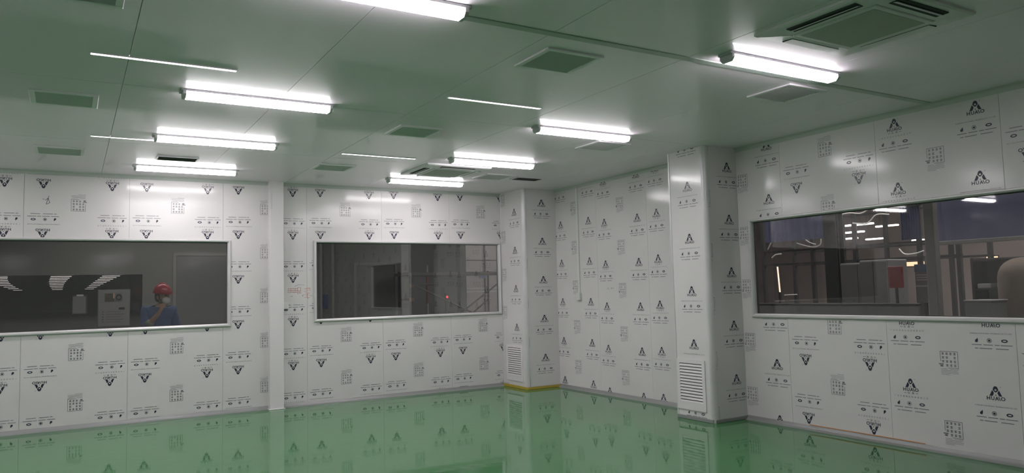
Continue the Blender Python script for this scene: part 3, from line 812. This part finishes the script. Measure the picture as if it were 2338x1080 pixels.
cabinet(10.55, 6.74, 7.2, 1.95, mat('cab_grey', (.27, .27, .27), .5), 'grey metal cabinet left of the red board in the factory')
cabinet(11.0, 7.22, 7.86, 1.93, mat('cab_dark', (.2, .2, .2), .5), 'darker metal cabinet right of the black column')
rbx = empty('red_board', (10.2, 6.4, 0)); tag(rbx, 'red board on a stand in the factory window', 'board')
link('panel', bbox((-.02, -.105, 1.52), (.02, .105, 1.83), .006, 1), M['red'], rbx)
link('stand', bbox((-.015, -.015, .03), (.015, .015, 1.52)), M['steel'], rbx); link('foot', bbox((-.15, -.12, 0), (.15, .12, .03), .005, 1), M['steel'], rbx)
ib = empty('information_board', (10.4, 6.1, 0)); tag(ib, 'information board with a blue heading between the red board and pale column', 'board')
link('panel', bbox((-.015, -.13, 1.3), (.015, .13, 1.85), .006, 1), mat('info_grey', (.16, .16, .16), .5), ib)
link('heading', bbox((-.02, -.13, 1.74), (-.014, .13, 1.85)), mat('info_blue', (.05, .12, .2), .5), ib)
bm = bmesh.new()
for q in range(3): box(bm, (-.019, -.11, 1.69 - q * .035), (-.014, .11, 1.705 - q * .035))
box(bm, (-.019, -.12, 1.53), (-.014, .12, 1.55)); link('text_lines', bm, M['paper'], ib)
link('stand', bbox((-.015, -.02, .03), (.015, .02, 1.3)), M['steel'], ib); link('foot', bbox((-.15, -.15, 0), (.15, .15, .03), .005, 1), M['steel'], ib)
lw = empty('low_barrier', (9.4, 7.1, 0)); tag(lw, 'low grey barrier along the bottom of the factory window', 'barrier')
link('panel', bbox((-.02, -1.5, .05), (.02, 1.5, 1.29), .006, 1), mat('barrier', (.24, .24, .24), .6), lw); link('cap_rail', bbox((-.035, -1.5, 1.29), (.035, 1.5, 1.325), .006, 1), M['steel'], lw); 
for y in (-1.3, 0, 1.3): link('foot', bbox((-.2, y - .03, 0), (.2, y + .03, .05), .004, 1), M['steel'], lw)
wc = empty('white_cabinet', (10.0, 5.2, 0)); tag(wc, 'low pale cabinet right of the pale column in the factory', 'cabinet')
link('body', bbox((0, -.16, 0), (.4, .16, 1.33), .012, 1), mat('pale_box', (.26, .26, .25), .6), wc); link('lid', bbox((-.01, -.17, 1.33), (.41, .17, 1.35), .005, 1), mat('pale_lid', (.3, .3, .29), .6), wc)
sh = empty('shelf_unit', (12.2, 5.94, 0)); tag(sh, 'dim shelf unit holding a row of white bins behind the pale cabinet', 'shelf')
for y in (-.6, .45): link('upright', bbox((0, y - .02, 0), (.4, y + .02, 1.95)), M['steel'], sh)
for z in (.5, 1.0, 1.45, 1.9): link('shelf', bbox((0, -.6, z), (.4, .45, z + .02)), M['steel'], sh)
link('back_panel', bbox((.4, -.6, 0), (.42, .45, 1.95)), mat('shelf_back', (.11, .11, .11), .6), sh)
for k, (y, ww) in enumerate(((.3, .2), (.06, .1), (-.16, .22), (-.42, .2))):
    slab('storage_bin', (12.22, 5.94 + y - ww / 2, 1.471), (12.5, 5.94 + y + ww / 2, 1.545), M['paper'], 'small white bin on the dim factory shelf, ' + ['first', 'second', 'third', 'last'][k] + ' from the left', 'bin', group='white bins on the shelf')
cm = empty('covered_machine', (11.2, 4.3, 0)); tag(cm, 'large brown covered machine at the right end of the factory window', 'machine')
bm = bmesh.new(); box(bm, (-.4, -1.15, .04), (.5, 1.15, 1.9), .28, 5); link('cover', bm, M['tan'], cm, smooth=True)
link('base', bbox((-.38, -1.1, 0), (.48, 1.1, .1), .01, 1), M['steel'], cm)
lt = empty('film_edge_glint', (12.0, 9.94, 0)); tag(lt, 'glowing tube added for a film edge glint at the left in the factory window', 'light')  # glowing tube stands in for a reflection on a shiny film edge
bm = bmesh.new(); tube(bm, [(0, 0, 1.46), (.0, .03, 1.96)], .014, 8); link('tube', bm, mat('warm_glint', (.9, .7, .6), .4, emit=(1, .7, .55), es=1.0), lt)
link('stand', bbox((-.02, -.02, .03), (.02, .02, 1.46)), M['steel'], lt); link('foot', bbox((-.15, -.15, 0), (.15, .15, .03), .005, 1), M['steel'], lt)
bm = bmesh.new(); tube(bm, [(0, -.1, 1.40), (0, -.4, 1.41)], .008, 6); link('added_arm', bm, M['film'], lt)
for k, (y0, y1) in enumerate(((14.04, 14.69), (11.79, 12.12))):  # right opening is added in place of an orange item
    e = empty('lit_or_added_opening', (23.99, (y0 + y1) / 2, 2.1 + .05 * k)); tag(e, 'small glowing opening (right added for an orange item) in far factory wall, ' + ['left one', 'right one'][k], 'window', 'glowing openings')
    link('pane', bbox((-.01, -(y1 - y0) / 2, 0), (0, (y1 - y0) / 2, .14)), M['orangelit'], e)
    link('frame', bbox((-.006, -(y1 - y0) / 2 - .03, -.03), (-.001, (y1 - y0) / 2 + .03, .17)), M['steel'], e)

# ------------------------------------------------------------------ the worker behind the left window
#PERSON
def skin_mesh(name, verts, edges, radii, mats, root=0, sub=2, parent=None, loc=(0, 0, 0)):
    me = bpy.data.meshes.new(name); me.from_pydata([Vector(v) for v in verts], edges, [])
    o = bpy.data.objects.new(name, me); COL.objects.link(o)
    md = o.modifiers.new('s', 'SKIN'); md.use_smooth_shade = True
    for i, r in enumerate(radii):
        rr = r if isinstance(r, (tuple, list)) else (r, r)
        me.skin_vertices[0].data[i].radius = rr
        me.skin_vertices[0].data[i].use_root = (i == root)
    ms = o.modifiers.new('u', 'SUBSURF'); ms.levels = sub; ms.render_levels = sub
    dg = bpy.context.evaluated_depsgraph_get()
    res = bpy.data.meshes.new_from_object(o.evaluated_get(dg))
    bpy.data.objects.remove(o); bpy.data.meshes.remove(me)
    bm = bmesh.new(); bm.from_mesh(res); bpy.data.meshes.remove(res)
    return bm
def head_bm():
    """head around the origin (centre of the skull), face towards -Y"""
    bm = bmesh.new(); bmesh.ops.create_uvsphere(bm, u_segments=28, v_segments=20, radius=1)
    for v in bm.verts:
        x, y, z = v.co
        X, Y, Z = x * .076, y * .096, z * .118
        if z < 0:
            f = 1 + .28 * z; X *= f; Y = Y * (1 + .10 * z) - (.012 * -z)
        if y < 0 and abs(x) < .22 and -.35 < z < .12:                    # nose
            Y -= .024 * (1 - abs(x) / .22) * (1 - abs(z + .2) / .34 if abs(z + .2) < .34 else 0)
        if y < 0 and .02 < z < .22 and .2 < abs(x) < .55: Y += .008       # eye sockets
        if y < 0 and z < -.8 and abs(x) < .4: Y -= .006                   # chin
        v.co = (X, Y, Z)
    for s in (-1, 1):                                                     # ears
        r = bmesh.ops.create_uvsphere(bm, u_segments=10, v_segments=8, radius=1)
        for v in r['verts']: v.co = Vector((s * .076 + v.co.x * .010, .012 + v.co.y * .020 + .004 * abs(v.co.z), -.012 + v.co.z * .032))
    return bm
def head_place(bm, at, yaw, pitch=0):
    bm.transform(Matrix.Translation(at) @ Matrix.Rotation(yaw, 4, 'Z') @ Matrix.Rotation(pitch, 4, 'X')); return bm

PX, PY = 1.10, 11.86
per = empty('person', (PX, PY, 0)); tag(per, 'person in red hard hat, white mask and blue jacket behind the left window', 'person')
HC = Vector((.035, -.03, 1.665)); HY = math.radians(46); HP = math.radians(4)
# joints: right arm (picture left) bent up to the chin, left arm hanging
V = [(0, .02, .95), (0, .02, 1.10), (0, .02, 1.27), (0, .03, 1.41), (.005, .015, 1.50), (.02, -.005, 1.58),       # 0-5 pelvis to head base
     (-.18, .02, 1.47), (-.185, -.09, 1.215), (-.035, -.20, 1.415), (.015, -.215, 1.49),                             # 6 shoulder 7 elbow 8 wrist 9 palm
     (.18, .03, 1.465), (.235, .05, 1.18), (.245, 0, .93), (.245, -.02, .84),                                       # 10-13
     (-.095, .02, .88), (-.105, .01, .48), (-.105, .04, .09), (-.11, -.12, .04),
     (.095, .02, .88), (.105, .01, .48), (.105, .04, .09), (.11, -.12, .04)]
E = [(0, 1), (1, 2), (2, 3), (3, 4), (4, 5), (3, 6), (6, 7), (7, 8), (8, 9), (3, 10), (10, 11), (11, 12), (12, 13), (0, 14), (14, 15), (15, 16), (16, 17), (0, 18), (18, 19), (19, 20), (20, 21)]
RAD = [(.14, .10), (.135, .10), (.15, .11), (.12, .10), .058, .055, .062, .046, .029, (.034, .024), .062, .045, .028, (.034, .024), .085, .055, .04, .035, .085, .055, .04, .035]
# fingers: chains rooted in the palm
def finger(base, pts, r0):
    i = base
    for p, r in zip(pts, (r0, r0 * .92, r0 * .8)):
        V.append(p); RAD.append(r); E.append((i, len(V) - 1)); i = len(V) - 1
for k, (dx, ln) in enumerate(((-.022, .9), (-.006, 1.0), (.010, .94), (.026, .78))):
    a = Vector((.020 + dx, -.222, 1.52))
    finger(9, [a, a + Vector((.008, .012, .034 * ln)), a + Vector((.012, .040, .045 * ln))], .0095)
finger(8, [(.010, -.185, 1.465), (.034, -.165, 1.50), (.045, -.15, 1.53)], .011)
for k, (dy, ln) in enumerate(((-.028, .9), (-.010, 1.0), (.008, .94), (.024, .78))):
    a = Vector((.247, -.02 + dy, .80))
    finger(13, [a, a + Vector((-.008, -.004, -.036 * ln)), a + Vector((-.022, -.008, -.062 * ln))], .0095)
finger(12, [(.232, -.045, .86), (.228, -.06, .83), (.222, -.065, .80)], .011)
bm = skin_mesh('body', V, E, RAD, None)
hb = head_place(head_bm(), HC, HY, HP); tm = bpy.data.meshes.new('t'); hb.to_mesh(tm); hb.free(); bm.from_mesh(tm); bpy.data.meshes.remove(tm)
link('body', bm, mat('skin', (.42, .25, .17), .55), per, smooth=True)
# clothes
JV = [(0, .02, .93), (0, .02, 1.10), (0, .02, 1.27), (0, .03, 1.41), (.003, .018, 1.485), (-.18, .02, 1.47), (-.185, -.09, 1.215), (-.135, -.127, 1.282), (.18, .03, 1.465), (.235, .05, 1.18), (.245, 0, .94)]
JE = [(0, 1), (1, 2), (2, 3), (3, 4), (3, 5), (5, 6), (6, 7), (3, 8), (8, 9), (9, 10)]
JR = [(.175, .135), (.165, .13), (.18, .14), (.15, .125), (.075, .07), .085, .068, .058, .085, .065, .045]
link('jacket', skin_mesh('jacket', JV, JE, JR, None), vary(mat('blue_cloth', (.06, .1, .26), .8), (.05, .085, .22), (.075, .125, .31), 9, bump=.3, bscale=14, bdist=.01), per, smooth=True)
bm = bmesh.new(); tube(bm, [(-.155, -.112, 1.255), (-.112, -.144, 1.313)], [.062, .050], 14); link('cuff', bm, mat('cuff_grey', (.22, .25, .2), .8), per, smooth=True)
bm = bmesh.new(); tube(bm, [(-.07, .0, 1.50), (-.085, -.035, 1.44)], .008, 6)
TV = [(0, .02, .98), (-.095, .02, .86), (-.105, .01, .48), (-.105, .04, .10), (.095, .02, .86), (.105, .01, .48), (.105, .04, .10)]
bm.free()
link('trousers', skin_mesh('trousers', TV, [(0, 1), (1, 2), (2, 3), (0, 4), (4, 5), (5, 6)], [(.16, .12), .105, .078, .07, .105, .078, .07], None), mat('dark_trousers', (.04, .05, .09), .8), per, smooth=True)
for s in (-1, 1):
    bm = bmesh.new(); box(bm, (s * .11 - .05, -.19, 0), (s * .11 + .05, .10, .085), .03, 3); link('shoe', bm, M['black'], per, smooth=True)
HM = Matrix.Translation(HC) @ Matrix.Rotation(HY, 4, 'Z') @ Matrix.Rotation(HP, 4, 'X')
# hair below the hat
bm = bmesh.new(); bmesh.ops.create_uvsphere(bm, u_segments=24, v_segments=16, radius=1)
for v in bm.verts: v.co = Vector((v.co.x * .083, v.co.y * .098 + .010, v.co.z * .118 + .004))
bmesh.ops.delete(bm, geom=[f for f in bm.faces if (f.calc_center_median().y < -.005 and f.calc_center_median().z < .06) or f.calc_center_median().z < -.075], context='FACES')
bm.transform(HM); link('hair', bm, mat('black_hair', (.012, .011, .011), .6), per, smooth=True)
# hard hat: shell, brim, ridge
bm = bmesh.new(); bmesh.ops.create_uvsphere(bm, u_segments=32, v_segments=20, radius=1)
for v in bm.verts: v.co = Vector((v.co.x * .112, v.co.y * .135, v.co.z * .145 + .045))
bmesh.ops.delete(bm, geom=[f for f in bm.faces if f.calc_center_median().z < .045], context='FACES')
n = 40; ri = []; ro = []
for k in range(n):
    a = 2 * PI * k / n; fr = max(0, -math.sin(a))
    ri.append(bm.verts.new((.108 * math.cos(a), .131 * math.sin(a), .05)))
    ro.append(bm.verts.new(((.124 + .004 * fr) * math.cos(a), (.147 + .045 * fr ** 2) * math.sin(a), .042 - .008 * fr)))
for k in range(n): bm.faces.new((ri[k], ri[(k + 1) % n], ro[(k + 1) % n], ro[k]))
bmesh.ops.solidify(bm, geom=bm.faces[:], thickness=.003)
bm.transform(HM); hat = link('hard_hat', bm, mat('red_helmet', (.45, .03, .06), .3), per, smooth=True)
bm = bmesh.new(); tube(bm, [(0, .12 * math.cos(a), .045 + .148 * math.sin(a)) for a in [PI * q / 12 for q in range(1, 12)]], .012, 8); bm.transform(HM); link('ridge', bm, bpy.data.materials['red_helmet'], hat, smooth=True)
bm = bmesh.new()
for s in (-1, 1): tube(bm, [(s * .085, -.01, .05), (s * .082, -.03, -.05), (s * .03, -.075, -.128), (0, -.08, -.132)], .005, 6)
bm.transform(HM); link('chin_strap', bm, M['black'], hat)
# mask with ear loops
bm = bmesh.new(); bmesh.ops.create_uvsphere(bm, u_segments=20, v_segments=14, radius=1)
for v in bm.verts: v.co = Vector((v.co.x * .064, -.066 + v.co.y * .058, -.052 + v.co.z * .056))
bmesh.ops.delete(bm, geom=[f for f in bm.faces if f.calc_center_median().y > -.05], context='FACES')
bmesh.ops.solidify(bm, geom=bm.faces[:], thickness=.003)
bm.transform(HM); mk = link('face_mask', bm, mat('mask_white', (.75, .75, .74), .7), per, smooth=True)
bm = bmesh.new()
for s in (-1, 1):
    for z in (-.03, -.075): tube(bm, [(s * .06, -.06, z), (s * .075, -.02, z + .006), (s * .08, .015, -.01)], .002, 5)
bm.transform(HM); link('ear_loop', bm, bpy.data.materials['mask_white'], mk)
bm = bmesh.new()
for s in (-1, 1):
    r = bmesh.ops.create_uvsphere(bm, u_segments=10, v_segments=8, radius=.0125)
    bmesh.ops.translate(bm, vec=(s * .029, -.080, .014), verts=r['verts'])
bm.transform(HM); link('eyes', bm, mat('eye', (.05, .04, .035), .2), per, smooth=True)
